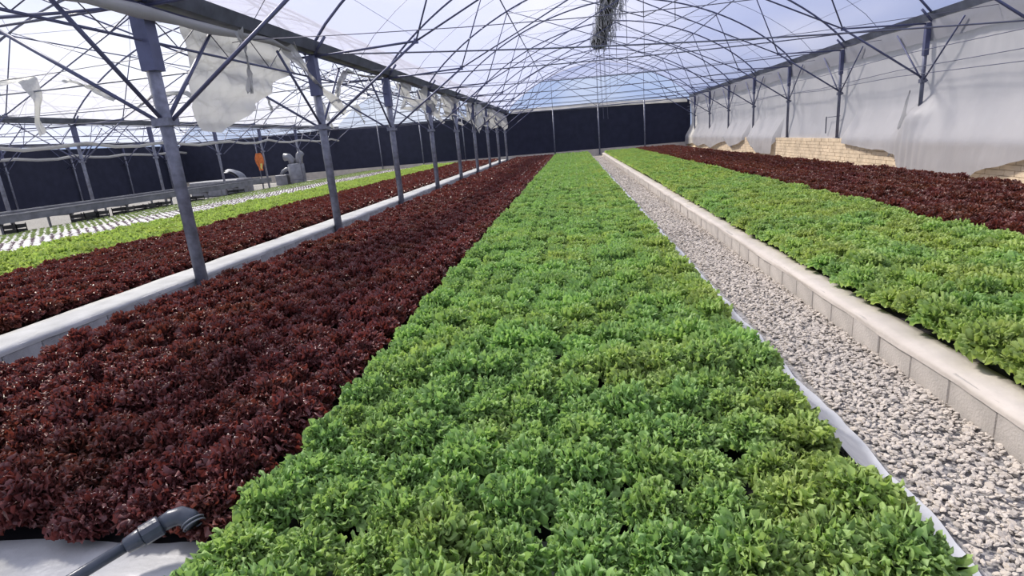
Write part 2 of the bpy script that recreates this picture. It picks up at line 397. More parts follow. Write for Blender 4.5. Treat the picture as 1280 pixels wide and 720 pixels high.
RAD = math.radians
RINGS = [ # count, length, width, start angle, end angle, seat height
 (9, .175, .072, RAD(62), RAD(-12), .010),
 (8, .165, .066, RAD(74), RAD(12), .020),
 (6, .150, .056, RAD(84), RAD(42), .030),
 (3, .130, .046, RAD(88), RAD(66), .040)]
def head_layout(seed):
    r = random.Random(seed); L = []
    for ri, (n, *_r) in enumerate(RINGS):
        off = r.uniform(0, 6)
        for i in range(n): L.append((ri, off+2*PI*i/n+r.uniform(-.22, .22), r.uniform(.88, 1.12), r.uniform(-.12, .12)))
    return L
def leaf_bank(m, nu, nv, amp, nvar, freq, nsc=105, nam=1.45):
    bank = {}
    for ri, (n, l, w, a0, a1, zz) in enumerate(RINGS):
        for k in range(nvar):
            bank[ri, k] = leaf_data(l, w, a0+RAD(random.uniform(-6, 6)), a1+RAD(random.uniform(-12, 12)), amp, ri*10+k+int(amp*1e4), nu, nv, freq, nsc, nam)
    return bank
def joined(bank, seed, m, keep=1.0, name='lettuce'):
    VV = []; FF = []; EE = []; k0 = 0; r = random.Random(seed)
    for ri, a, s, tl in head_layout(seed):
        if r.random() > keep: continue
        V, Fc, E = bank[ri, r.randrange(3)]
        V = V*s; c, sn = math.cos(a), math.sin(a); ct, st = math.cos(tl), math.sin(tl)
        V = np.column_stack((V[:, 0]*ct+V[:, 2]*st, V[:, 1], -V[:, 0]*st+V[:, 2]*ct))
        V = np.column_stack((V[:, 0]*c-V[:, 1]*sn, V[:, 0]*sn+V[:, 1]*c, V[:, 2]+RINGS[ri][5]))
        VV.append(V); FF += [tuple(q+k0 for q in f) for f in Fc]; EE.append(E); k0 += len(V)
    return mk(name, np.concatenate(VV), FF, np.concatenate(EE), m)
COL = {}
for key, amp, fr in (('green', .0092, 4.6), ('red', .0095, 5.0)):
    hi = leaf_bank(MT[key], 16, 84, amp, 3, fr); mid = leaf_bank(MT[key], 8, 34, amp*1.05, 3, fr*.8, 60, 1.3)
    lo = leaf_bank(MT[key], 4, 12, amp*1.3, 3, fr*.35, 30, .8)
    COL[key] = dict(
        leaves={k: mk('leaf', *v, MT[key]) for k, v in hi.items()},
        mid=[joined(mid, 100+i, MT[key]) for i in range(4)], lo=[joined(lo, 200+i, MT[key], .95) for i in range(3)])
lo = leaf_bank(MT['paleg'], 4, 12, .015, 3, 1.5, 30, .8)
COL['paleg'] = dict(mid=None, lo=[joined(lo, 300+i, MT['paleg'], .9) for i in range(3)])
HS = 1.0
def full_head(name, key, x, y, z, s, seed, label):
    t = thing(name, label, 'lettuce', (x, y, z)); t.rotation_euler.z = random.uniform(0, 6.28); t.scale = (s, s, s*random.uniform(1.05, 1.35))
    r = random.Random(seed)
    for ri, a, sl, tl in head_layout(seed):
        o = bpy.data.objects.new('leaf', COL[key]['leaves'][ri, r.randrange(3)]); C.objects.link(o); o.parent = t
        o.location = (0, 0, RINGS[ri][5]); o.rotation_euler = (0, tl, a); o.scale = (sl, sl, sl)
    return t
def bed(key, word, cols, spx, x0, y0, y1, z, n_full_rows, n_ind_rows, where, side, s0=1.0, yskip=lambda x, y: True, spy=.27, group=''):
    spots = []
    row = 0; y = y0
    while y < y1:
        row += 1
        for c in range(cols):
            x = x0+c*spx+random.uniform(-.028, .028)+(row % 2)*.0; yy = y+random.uniform(-.03, .03)
            spots.append((row, c, x, yy))
        y += spy
    far = []; nfull = nind = 0; src = None
    for row, c, x, y in spots:
        if not yskip(x, y): continue
        s = s0*random.uniform(.90, 1.12)
        if random.random() < .03: s *= .8
        if row <= n_ind_rows:
            lab = f'{word} lettuce {where}, {ordn(row)} row from front, {ordn(c+1)} from {side}'
            if row <= n_full_rows:
                full_head(word.split()[-1]+'_lettuce', key, x, y, z, s, row*37+c, lab); nfull += 1
            else:
                o = obj(word.split()[-1]+'_lettuce', COL[key]['mid'][(row*7+c) % 4], None, (x, y, z)); o.rotation_euler.z = random.uniform(0, 6.28); o.scale = (s, s, s*random.uniform(.98, 1.3))
                tag(o, lab, 'lettuce'); src = o; nind += 1
            (o if row > n_full_rows else bpy.data.objects[-1])
        else: far.append((x, y, z, s))
    return far, nfull+nind
def group_individuals(names, g):
    for o in bpy.data.objects:
        if o.parent is None and o.get('label') and g[0] in o['label'] and g[1] in o['label']: o['group'] = g[2]

def scatter_far(key, far, label, split=16):
    """remaining heads of a bed: geometry-node copies of heads that stand in the bed"""
    segs = [('mid', [p for p in far if p[1] <= split]), ('lo', [p for p in far if p[1] > split])]
    root = None
    for lod, pts in segs:
        if not pts: continue
        nvar = COL[key][lod] if COL[key].get(lod) else COL[key]['lo']
        for vi, me in enumerate(nvar):
            sub = pts[vi::len(nvar)]
            if not sub: continue
            # the source is itself one head standing in the bed
            p = sub[0]; src = obj('lettuce_crop' if root is None else 'lettuce_rows', me, root, (p[0], p[1], p[2]))
            if root is None:
                root = src; tag(src, label, 'lettuce', kind='stuff'); src.scale = (1, 1, 1)
            else:
                src.location = (p[0]-root.location[0], p[1]-root.location[1], p[2]-root.location[2]); src['kind'] = 'stuff'
            q = sub[1:]
            if q:
                o = gn_scatter('lettuce_rows', [(a, b_, c) for a, b_, c, s in q], [(0, 0, random.uniform(0, 6.28)) for _ in q], [(s, s, s*random.uniform(.9, 1.12)) for a, b_, c, s in q], src, root)
                o.location = -root.location
farG, nG = bed('green', 'frilly green', 10, .265, -1.36, 1.44, 47.2, .29, 8, 22, 'in the central bed', 'the left', 1.15)
farR, nR = bed('red', 'frilly red', 11, .288, -4.62, 2.02, 47.6, .27, 8, 21, 'in the central bed', 'the left', 1.15)
farG2, nG2 = bed('green', 'frilly green', 8, .296, 2.60, 2.85, 46.8, .24, 0, 10, 'in the right-hand bed', 'the kerb', 1.22)
farR2, nR2 = bed('red', 'frilly red', 10, .285, 5.02, 5.4, 46.8, .26, 0, 0, 'in the right-hand bed', 'the kerb', 1.22)
farR3, nR3 = bed('red', 'frilly red', 11, .29, -9.20, 4.4, 47.4, .27, 0, 6, 'in the left bay bed', 'the left', 1.25)
farG3, nG3 = bed('paleg', 'frilly pale green', 11, .29, -12.4, 6.4, 47.0, .27, 0, 0, 'in the left bay', 'the left', 1.15)
for o in list(bpy.data.objects):
    l = o.get('label', '')
    if o.parent is None and ' row from front' in l:
        o['group'] = 'lettuce heads '+l.split('lettuce ')[1].split(',')[0]+(' green' if 'green' in l else ' red')
scatter_far('green', farG, 'long remainder of frilly green lettuce running to the back of the central bed')
scatter_far('red', farR, 'long remainder of frilly red lettuce running to the back of the central bed')
scatter_far('green', farG2, 'frilly green lettuces running to the back along the right kerb')
scatter_far('red', farR2, 'dark red lettuces in front of the right-hand plastic curtain')
scatter_far('red', farR3, 'red lettuces running to the back beyond the left concrete wall')
scatter_far('paleg', farG3, 'strip of pale green lettuces beyond the left bay red lettuces')

# ---- seedling rafts of the left bay: white foam boards with seedlings
raft = thing('seedling_raft', 'white foam planting boards dotted with small seedlings in the left bay', 'planting board')
bm = MB(); bm.bevbox((0, 0, 0), (1.18, .58, .05), .01); bme = bm.mesh('foam_board', MT['foam'])
nb = 0
b = MB()
for i in range(4):
    x = -17.5+i*1.2
    y = 8.0
    while y < 47:
        if nb < 290 and y < 37.5:
            obj('foam_board', bme, raft, (x+random.uniform(-.01, .01), y, .28+random.uniform(-.008, .008))); nb += 1
        else: b.box((x, y, .28), (x+1.18, y+.58, .33+random.uniform(-.008, .008)))
        y += .6
tag(obj('foam_boards', (b, MT['foam']), raft), kind='stuff')
b = MB(); b.box((-17.55, 7.9, 0), (-12.68, 47.3, .277)); obj('bed_base', (b, MT['dark']), raft)
sp = MB()
for k in range(5):
    a = 2*PI*k/5; c, s_ = math.cos(a), math.sin(a)
    sp.add([(0, 0, 0), (c*.05-s_*.025, s_*.05+c*.025, .06), (c*.10, s_*.10, .07), (c*.05+s_*.025, s_*.05-c*.025, .06)], [(0, 1, 2, 3)])
seedm = mat('seedling_leaf', (.20, .26, .09), .6, rand=.3, trans=.3); seedr = mat('dark_seedling_leaf', (.20, .15, .17), .6, rand=.3, trans=.2)
for nm, m_, xa, xb, st, hh in (('dark_seedlings', seedr, -15.0, -12.8, .29, .62), ('yellow_green_seedlings', seedm, -17.4, -15.1, .24, .8)):
    me = sp.mesh('seedling', m_); pts = []
    x = xa
    while x < xb:
        y = 8.1
        while y < 46.8: pts.append((x+random.uniform(-.02, .02), y+random.uniform(-.02, .02), .335)); y += st
        x += st
    src = obj(nm, me, raft, pts[0]); src['kind'] = 'stuff'
    gn_scatter(nm, pts[1:], [(0, 0, random.uniform(0, 6)) for _ in pts[1:]], [(hh*random.uniform(.8, 1.3),)*3 for _ in pts[1:]], src, raft)

# ============================================================ FRAME
ORDF = {}
def posts(X, ys, z0, ztop, w, lab, m, braces=True, side_sheet=False, both=True):
    n = len(ys)
    for i, y in enumerate(ys):
        if y < 0: continue
        t = thing('post', lab.format(ordn(i+1)), 'post', (X, y, z0), )
        b = MB(); b.tube([(0, 0, 0), (0, 0, ztop-z0)], w/2, 10); obj('shaft', (b, m, True), t)
        b = MB(); b.box((-w*.58, -w*.58, ztop-z0-.8), (w*.58, w*.58, ztop-z0)); obj('sleeve', (b, MT['blue']), t)
        b = MB(); b.box((-w*.72, -w*.65, 2.46-z0), (w*.72, w*.65, 2.56-z0)); obj('brace_clamp', (b, m), t)
        if braces:
            for dy in (-1, 1):
                yy = 1.45*dy
                b = MB(); b.tube([(0, .03*dy, 2.52-z0), (0, yy, 3.86-z0)], .022 if X != XL else .028, 6); obj('brace', (b, MT['blue'], True), t)
        b = MB(); b.box((-w, -w, 0), (w, w, .012)); obj('base_plate', (b, m), t)
PL = [y for y in FY if y > 5][:9]
posts(XL, PL, .19, 3.95, .17, 'grey steel post above the left concrete wall, {} from the camera', MT['post'])
rp = [y for y in FY if y > 16]
posts(XR-.18, rp, .99, 3.95, .10, 'steel post against the right plastic curtain, {} from the camera', MT['steel'])
posts(XP, [18.3, 22.0, 26.3, 31.4, 36.2, 41.2, 46], .0, 3.95, .13, 'grey steel post in the far row beyond the seedlings, {} from the camera', MT['post'])
posts(XQ+.2, [22.5, 27.3, 32.2, 37.1, 42, 46.6], .0, 3.95, .10, 'thin grey post in front of the far left net, {} from the camera', MT['post'])
posts(XR-.18, [12.2], .99, 3.95, .10, 'steel post of the right curtain nearest to us, at the frame edge', MT['steel'])
# gable posts at the back
for i, (x, w) in enumerate([(-1.55, .10), (2.15, .12), (5.85, .12), (-9.2, .09), (-12.9, .10), (-16.6, .09), (-24.1, .09), (-27.9, .10), (-31.6, .09)]):
    t = thing('gable_post', ['back gable post right of the left post row, at end of the green bed edge', 'back gable post at the end of the gravel path', 'back gable post right of the gravel path', 'back post in left bay nearest to the main bay', 'middle back post of the left bay', 'back post of the left bay farthest from the main bay', 'back post of far left bay nearest to us', 'middle back post of the far left bay', 'leftmost back post at the dark net'][i], 'post', (x, YB-.5, .1))
    b = MB(); b.tube([(0, 0, 0), (0, 0, 4.0)], w/2, 8); obj('shaft', (b, MT['post'], True), t)
    b = MB(); b.tube([(0, 0, 4.0), (0, 0, az(min(abs(x-XL) if x > XL else abs(x-XP) if x > XP else abs(x-XQ), 15))-.15)], .02, 6); obj('upper_rod', (b, MT['steel'], True), t)
    b = MB(); b.box((-w, -w, 0), (w, w, .02)); obj('base_plate', (b, MT['post']), t)

def truss(x0, y, lab, r=.030, tie_r=3.95, tie_l=3.98, big=False):
    t = thing('roof_truss', lab, 'roof truss', (x0, y, 0)); st = MT['blue']
    b = MB(); b.tube([(s, 0, az(s)-.02) for s in np.linspace(0.05, 14.95, 41)], r, 7); obj('arch', (b, st, True), t)
    b = MB(); b.tube([(s, 0, tie_l+(tie_r-tie_l)*s/15-.12*math.sin(PI*s/15)) for s in np.linspace(0, 15, 13)], .017, 6); obj('tie_rod', (b, MT['steel'], True), t)
    for sg in (0, 1):
        X = (lambda s: s) if sg == 0 else (lambda s: 15-s)
        q = (X(2.3), 0, 4.02)
        b = MB(); b.tube([(X(0), 0, 3.93), q], .024, 6); obj('lower_chord', (b, st, True), t)
        b = MB(); b.tube([q, (X(7.5), 0, 6.45)], .020, 6); obj('inner_chord', (b, st, True), t)
        b = MB(); b.tube([q, (X(3.3), 0, az(3.3)-.03)], .018, 6); obj('strut', (b, st, True), t)
        b = MB(); b.tube([(X(3.3), 0, az(3.3)-.03), (X(7.5), 0, 4.85)], .014, 5); obj('diagonal', (b, MT['steel'], True), t)
        b = MB(); b.tube([(X(.06), 0, 2.50), q], .026, 6); obj('knee_brace', (b, st, True), t)
        b = MB(); b.box((X(2.3)-.045, -.015, 3.97), (X(2.3)+.045, .015, 4.07)); obj('gusset_plate', (b, st), t)
        b = MB(); b.tube([(X(.1), -.02, 3.98), (X(.38), -.02, 4.30)], .03, 6); obj('foot_bracket', (b, st, True), t)
    b = MB(); b.tube([(7.5, 0, az(7.5)-.04), (7.5, 0, 4.85)], .010, 5); obj('king_rod', (b, MT['wire'], True), t)
    b = MB(); b.tube([(7.5, 0, 4.85), (7.5, 0, 3.86)], .007, 5); obj('hanger', (b, MT['wire'], True), t)
for nm, x0 in (('over the main beds', XL), ('over the left bay', XP), ('over the far left bay', XQ)):
    for i, y in enumerate(FY):
        if y < 3 and x0 != XL: pass
        n = len(FY)-i
        yy = y if x0 != XQ else y+.001
        truss(x0, yy, f'blue-grey tubular roof truss {nm}, {ordn(n)} counting from the back net', tie_r=3.2 if (x0 == XL and abs(y-12.2) < .1) else 3.95)
# gable frame at the back net
t = thing('gable_truss', 'crossed rods closing the gable above the dark back net of the main bay', 'gable truss', (XL, YB-.3, 0))
b = MB(); b.tube([(s, 0, az(s)-.02) for s in np.linspace(.05, 14.95, 41)], .03, 7); obj('arch', (b, MT['blue'], True), t)
for z in (3.98, 4.25): b = MB(); b.tube([(0, 0, z), (15, 0, z)], .03, 6); obj('cross_rail', (b, MT['steel'], True), t)
for a, c_ in (((3.85, 6.5), (7.5, 4.0)), ((11.2, 6.5), (7.5, 4.0)), ((3.85, 6.5), (1.0, 4.0)), ((11.2, 6.5), (14, 4.0)), ((3.85, 6.5), (7.5, 7.3)), ((11.2, 6.5), (7.5, 7.3))):
    b = MB(); b.tube([(a[0], 0, a[1]), (c_[0], 0, c_[1])], .02, 6); obj('diagonal', (b, MT['steel'], True), t)

b = MB(); b.grid(lambda u, v: (XL+2.9+u*9.2, YB-.1, 6.28+v*max(.02, az(2.9+u*9.2)-6.33)), 40, 4)
tag(obj('gable_film', (b, MT['roof'], True)), 'plastic film left in the top of the back gable arch', 'plastic film')
# longitudinal members
def rail(name, lab, cat, pts, r, m): b = MB(); b.tube(pts, r, 7); return tag(obj(name, (b, m, True)), lab, cat)
for x0, nm in ((XL, 'main'), (XP, 'left'), (XQ, 'far left')):
    rail('ridge_purlin', f'tube along the ridge of the {nm} bay roof', 'purlin', [(x0+7.5, y, az(7.5)-.12) for y in (-4, YB-.6)], .02, MT['blue'])
    for s, w_ in ((3.3, 'left'), (11.7, 'right')):
        rail('purlin', f'long tube under the {w_} slope of the {nm} bay roof', 'purlin', [(x0+s, y, az(3.3)-.13) for y in (-4, YB-.6)], .022, MT['blue'])
# wind-brace wires between frames
for k, (x0, nm) in enumerate(((XL, 'main'), (XP, 'left'))):
    for i in range(1, len(FY)-1):
        t = thing('brace_wires', f'thin crossing wires under the {nm} bay roof, {ordn(len(FY)-1-i)} gap counting from the back', 'wires', (x0, FY[i], 0))
        for a, c_ in (((3.3, 6.3), (7.5, 7.3)), ((7.5, 7.3), (3.3, 6.3)), ((11.7, 6.3), (7.5, 7.3)), ((7.5, 7.3), (11.7, 6.3))):
            b = MB(); b.tube([(a[0], 0, a[1]), (c_[0], 4.9, c_[1])], .006, 4); obj('wire', (b, MT['wire']), t)
        for s in (1.0, 14.0):
            b = MB(); b.tube([(s, 0, az(s)-.05), (s, 4.9, az(s)-.05)], .005, 4); obj('wire', (b, MT['wire']), t)
        b = MB(); b.tube([(q*15/8, 2.45, 3.9-.25*math.sin(PI*q/8)) for q in range(9)], .007, 4); obj('cross_wire', (b, MT['wire']), t)
        b = MB(); b.tube([(q*15/24, 2.45, az(q*15/24)-.07) for q in range(25)], .007, 4); obj('film_wire', (b, MT['wire']), t)
# gutters
def gutter(X, nm, w=.42, h=.2, z=4.02):
    prof = [(-w/2, h), (-w/2+.03, h), (-w*.30, .03), (w*.30, .03), (w/2-.03, h), (w/2, h), (w*.34, 0), (-w*.34, 0)]
    b = MB(); ys = [-5+i*1.1 for i in range(50)]; ys[-1] = YB
    vs = [(X+p[0], y, z+p[1]) for y in ys for p in prof]; n = len(prof)
    fs = [(i*n+k, i*n+(k+1) % n, (i+1)*n+(k+1) % n, (i+1)*n+k) for i in range(len(ys)-1) for k in range(n)]
    b.add(vs, fs); return tag(obj('gutter', (b, MT['gutter'])), nm, 'gutter')
gutter(XL, 'dark metal rain gutter on the left post row of the main bay')
gutter(XR, 'dark metal rain gutter above the right plastic curtain', .30)
gutter(XP, 'rain gutter on the far post row between left bays')
gutter(XQ, 'rain gutter above the far left net')
# lattice girder under the main gutter
def girder(X, lab, ys):
    t = thing('lattice_girder', lab, 'girder', (X, 0, 0))
    b = MB(); b.tube([(0, ys[0], 3.52), (0, ys[-1], 3.52)], .018, 6); obj('lower_rail', (b, MT['blue'], True), t)
    b = MB(); b.tube([(0, ys[0], 3.97), (0, ys[-1], 3.97)], .018, 6); obj('upper_rail', (b, MT['blue'], True), t)
    for y0, y1 in zip(ys[:-1], ys[1:]):
        n = 8; b = MB(); b.tube([(0, y0+(y1-y0)*k/n, 3.52 if k % 2 else 3.97) for k in range(n+1)], .009, 5); obj('zigzag_bar', (b, MT['wire']), t)
girder(XL, 'zigzag lattice girder under the gutter of the left post row', FY[0:10])
girder(XP, 'zigzag lattice girder under the gutter of the far post row', FY[0:10])

# ============================================================ RIGHT PLASTIC CURTAIN
HEM = [(5, .1), (12.4, .75), (13.3, .50), (14.2, .32), (14.5, .10), (15.3, .08), (17.2, .12), (17.42, .16), (17.5, .56), (18.2, .69), (19.2, .70), (21.3, .86), (24, .90), (27.9, .97), (28.05, .25), (30.2, .22), (30.9, .60), (32.2, 1.0), (33.6, .62), (35.2, .45), (36.4, .75), (38, .6), (40, .27), (42, .5), (44, .3), (46, .5), (49, .3)]
hy = [h[0] for h in HEM]; hz = [h[1] for h in HEM]
b = MB(); NS = 640
def fn(u, v):
    y = 5+u*44; z0 = float(np.interp(y, hy, hz))+.02*N(y*3, 7); z1 = 3.86
    z = z0+(z1-z0)*v
    bay = abs(math.sin(PI*(y-2.4)/4.9))
    lowx = max(0, min(1, (1.9-z)/.9))*(.47 if z0 < .84 else .12)
    x = 9.60-lowx+.07*bay*math.sin(PI*v)+.05*N(y*.9, z*.7)+.018*N(y*4, z*1.2, 3)+.02*math.sin(z*9+2*N(y*1.1, 2))*math.exp(-v*5)*bay
    # tied drape gathered at the second post
    d = y-17.15; x -= (.46-lowx)*math.exp(-(d/.5)**2)*max(0, min(1, (2.1-z)/.5))+.03*math.sin(d*22)*math.exp(-(d/.8)**2)*max(0, 1-z/2.4)
    return (x, y, z)
b.grid(fn, NS, 26)
tag(obj('plastic_curtain', (b, MT['sheet'], True)), 'greyish white plastic curtain hanging on the right side wall', 'plastic curtain')
# valance
b = MB(); b.grid(lambda u, v: (9.50-.02*v+.02*N(u*60, v), 5+u*44, 3.50+.03*N(u*50)+v*.50), 300, 4)
tag(obj('film_valance', (b, mat('grey_film', (.36, .36, .39), .6, trans=.35, bump=.4, bump_s=5), True)), 'darker grey plastic valance folded over the curtain top under the right gutter', 'plastic strip')
# rolled hems and a torn flap
for nm, pts, r in (('rolled hem bunched at the fifth and sixth posts', [(9.2, 30.2, .32), (9.18, 31.2, .55), (9.18, 31.9, .95), (9.25, 32.2, 1.05)], .05), ('rolled hem drooping near the back corner', [(9.2, 35.0, .42), (9.18, 36, .7), (9.2, 36.9, 1.0)], .06)):
    b = MB(); b.tube(pts, [r*.5, r, r*1.1, r*.6][:len(pts)], 7); tag(obj('rolled_film', (b, MT['rag'], True)), 'dark '+nm, 'plastic film')
b = MB(); b.grid(lambda u, v: (9.26-.03*math.sin(v*5)-.03*N(u*6, v*4), 17.2+.15+(u*.95)*v**1.2, 2.3-1.55*v-.28*u*v), 12, 20)
tag(obj('film_flap', (b, MT['rag'], True)), 'loose triangular film flap tied to the first post of the right curtain', 'plastic film')
b = MB(); b.tube([(9.45, 21.9, 1.75), (9.44, 22.9, 1.72)], .012, 5); b.tube([(9.44, 23.0, 1.15), (9.44, 23.0, 1.75)], .022, 5)
tag(obj('patch_batten', (b, MT['gutter'])), 'short dark batten on the right curtain near the second post', 'batten')
# horizontal wires on the right wall and centre lines
for i, (z0, z1, lb) in enumerate(((3.3, 3.3, 'upper'), (2.95, 2.7, 'middle'), (2.6, 3.1, 'lower'))):
    b = MB(); b.tube([(9.3, 8+q*5.1, z0+(z1-z0)*q/8-.08*(q % 2)) for q in range(9)], .010, 5)
    tag(obj('cable', (b, MT['steel'], True)), f'{lb} grey cable strung along the right curtain', 'cable')

# ============================================================ RAGS AND PANEL
def sheet(name, lab, fn, nu, nv, m='rag'): b = MB(); b.grid(fn, nu, nv); return tag(obj(name, (b, MT[m], True)), lab, 'plastic film')
def panel(u, v):
    # u along Y, v downward
    y = 8.45+u*3.3
    zb = np.interp(u, [0, .04, .18, .35, .65, .85, 1], [2.75, 2.42, 2.40, 2.62, 3.08, 3.42, 3.60])
    z = 4.06-(4.06-zb)*v; z += .03*N(y*3, v*2)
    x = -5.62+.12*math.sin(y*3.1+v*2)*v*.6+.09*N(y*1.7, z*1.7)+.045*math.sin(z*14+3*u)*(.3+.7*u)+.05*N(y*5, z*3)
    return (x, y-.25*v*(1-u)*.8, z)
sheet('torn_panel', 'large torn sheet of greyish film hanging from the gutter beside the first post', panel, 60, 40)
b = MB(); pts = [(-5.30, 5.0, 3.66), (-5.22, 6.25, 3.79), (-5.2, 7.0, 3.80), (-5.22, 7.8, 3.83), (-5.26, 8.5, 3.85), (-5.3, 9.5, 3.92), (-5.32, 10.4, 3.98), (-5.3, 11.1, 3.90)]
b.tube(pts, [.05, .06, .085, .06, .075, .045, .06, .02], 10); tag(obj('rolled_film', (b, MT['rag'], True)), 'grey rolled film slung along the gutter across the first post', 'plastic film')
def strip(P, w, seed, tw=1.2):
    P = [Vector(p) for p in P]
    def fn(u, v):
        k = u*(len(P)-1); i = min(int(k), len(P)-2); f = k-i; c = P[i].lerp(P[i+1], f)
        ww = w*(.55+.6*abs(math.sin(u*4+seed)))*(1-.5*u); a = seed+u*tw*3
        o = (v-.5)*ww
        return (c.x+o*math.cos(a)*.8+.05*N(u*6, v*4, seed), c.y+o*math.sin(a)+.05*N(u*5, v*5, seed+3), c.z+o*.5*math.sin(a*1.3)+.06*N(u*7, v*5, seed+7))
    return fn
def rag(lab, P, w, seed, tw=1.2): return sheet('film_rag', lab, strip(P, w, seed, tw), 26, 8)
rag('twisted film rag sagging between the torn panel and the second post', [(-5.3, 11.0, 3.98), (-5.3, 11.6, 3.62), (-5.32, 12.4, 3.25), (-5.3, 13.0, 3.02), (-5.3, 13.3, 2.80)], .35, 1.1)
rag('film rag looping up to the second post top', [(-5.3, 12.95, 3.10), (-5.3, 13.3, 3.45), (-5.3, 13.7, 3.82), (-5.3, 15.0, 3.80), (-5.3, 16.5, 3.92)], .30, 2.3)
rag('short film rag tied on the torn panel', [(-5.2, 9.2, 3.95), (-5.25, 9.4, 3.5), (-5.25, 9.3, 3.0)], .18, 4.0)
rag('film rag hanging in a long loop from the left bay pipe', [(-13.6, 12.2, 4.15), (-12.8, 12.2, 4.12), (-12.1, 12.2, 4.12), (-11.95, 12.2, 3.7), (-12.15, 12.2, 3.2), (-12.1, 12.2, 2.9)], .42, .4, .5)
rag('film rag caught on the slanting brace in the left bay', [(-11.2, 12.2, 4.02), (-10.6, 12.2, 3.8), (-10.1, 12.2, 3.5)], .35, 2.0, .5)
rag('pale film scrap behind the first post', [(-9.6, 12.2, 3.3), (-9.2, 12.2, 3.5), (-8.4, 12.2, 3.5), (-7.9, 12.2, 3.15)], .22, 3.0, .5)
rag('small white film scrap between the first two posts', [(-7.9, 14.6, 3.9), (-7.8, 14.6, 3.4), (-7.75, 14.6, 3.15)], .2, 5.0, .4)
rag('white film scrap hanging left of the third post', [(-9.6, 22, 3.9), (-9.5, 22, 3.4), (-9.3, 22, 2.9)], .3, 6.0, .5)
rag('tiny film scrap right of the second post', [(-8.3, 22, 3.7), (-8.1, 22, 3.2), (-8.0, 22, 3.0)], .35, 7.0, .5)
ys = 18.0; k = 0
places = ['third', 'fourth', 'fifth', 'sixth', 'seventh', 'eighth']
for k in range(22):
    y = 18.3+k*1.3+random.uniform(-.3, .3)
    P = [(-5.3+random.uniform(-.4, .1), y, 3.95), (-5.3+random.uniform(-.5, .1), y+.5, 3.6+random.uniform(-.1, .2)), (-5.3+random.uniform(-.5, .2), y+1.0, 3.35+random.uniform(-.4, .2)), (-5.2, y+1.3, 3.2-random.uniform(0, .5))]
    r_ = rag(f'frayed film tatter under the left gutter, {ordn(k+1)} beyond the third post', P, random.uniform(.35, .8), k*1.7, 1.3); r_['group'] = 'film tatters under the left gutter'
sheet('film_rag', 'broad pale film remnant hanging at the end of the left gutter', lambda u, v: (-5.2+.15*N(u*3, v*3), 31.5+u*2.6, 4.0-v*(1.35+.25*math.sin(u*5))+.05*N(u*9, v*3)), 22, 16)
rag('pointed film end at the last left post', [(-5.2, 38, 3.9), (-5.0, 40, 3.6), (-4.95, 42, 3.2), (-4.9, 43, 2.7)], 1.0, 2.2, .4)
# sagging rolled film across the far bays
for i, (X, z, lb) in enumerate(((XP+.3, 3.25, 'near'), (XQ+1.0, 3.35, 'far'))):
    b = MB(); b.tube([(X, 12+q*1.45, z-.22*abs(math.sin(PI*(12+q*1.45-2.4)/4.9))-.05*N(q*.7)) for q in range(26)], .07 if i == 0 else .09, 7)
    tag(obj('rolled_film', (b, MT['rag'], True)), f'sagging roll of film along the {lb} side of the far left bay', 'plastic film')

# ridge netting bundle
t = thing('netting_bundle', 'bundle of black netting and frayed strings hanging under the roof ridge', 'netting', (1.75, 0, 0))
def fn(u, v):
    y = 20.5+u*15; a = v*2*PI; w = .28+.14*N(y*.5, 2)+.10*u
    h = .22+.10*N(y*.8, 5); q = 1+.25*N(y*2.5, math.cos(a)*2, math.sin(a)*2)
    return (math.cos(a)*w*q+.1*N(y*.7), y, 7.02-.25*u+math.sin(a)*h*q)
b = MB(); b.grid(fn, 90, 16); obj('net_roll', (b, MT['fibre']), t)
b = MB()
for _ in range(330):
    y = random.uniform(21, 35.8); x = random.uniform(-.5, .6); z = 7.1; p = [(x, y, z)]
    for q in range(4): x += random.uniform(-.10, .10); y += random.uniform(-.18, .18); z -= random.uniform(.08, .28); p.append((x, y, z))
    b.tube(p, .010, 3, False)
tag(obj('frayed_strings', (b, MT['straw']), t), kind='stuff')
b = MB()
for x in (-.05, .25): b.tube([(x, 34+x*3, 6.8), (x+.1, 34+x*3, 2.6)], .010, 5)
obj('hanging_cord', (b, MT['wire']), t)

# ============================================================ FOREGROUND FITTING
t = thing('pipe_fitting', 'dark grey plastic pipe with coupling and elbow lying on the front liner', 'pipe', (-1.98, 1.69, .40))
d = Vector((.32, .33, .10)).normalized()
def P(k, off=(0, 0, 0)): return tuple(d*k+Vector(off))
b = MB(); b.tube([P(-.35), P(.12)], .024, 18); obj('pipe', (b, MT['pvc'], True), t)
b = MB(); b.tube([P(.10), P(.105), P(.16), P(.165)], [.026, .033, .038, .036], 20); obj('collar', (b, MT['pvc'], True), t)
b = MB(); b.tube([P(.165), P(.168), P(.235), P(.24)], [.036, .044, .044, .040], 12); obj('union_nut', (b, MT['pvc']), t)
b = MB(); e0 = d*.24; side = Vector((.5, -.35, -.55)).normalized()
b.tube([tuple(d*.24), tuple(d*.28), tuple(d*.315+side*.012), tuple(d*.335+side*.04), tuple(d*.345+side*.075)], [.034, .038, .040, .040, .038], 20); obj('elbow', (b, MT['pvc'], True), t)
for k in (.062, .078):
    b = MB(); c0 = d*.343+side*k; u = side.cross(Vector((0, 0, 1))).normalized(); w = side.cross(u)
    b.tube([tuple(c0+(u*math.cos(a)+w*math.sin(a))*.043) for a in np.linspace(0, 2*PI, 25)], .004, 6); obj('rim_ring', (b, mat('pvc_rim', (.16, .17, .19), .3), True), t)

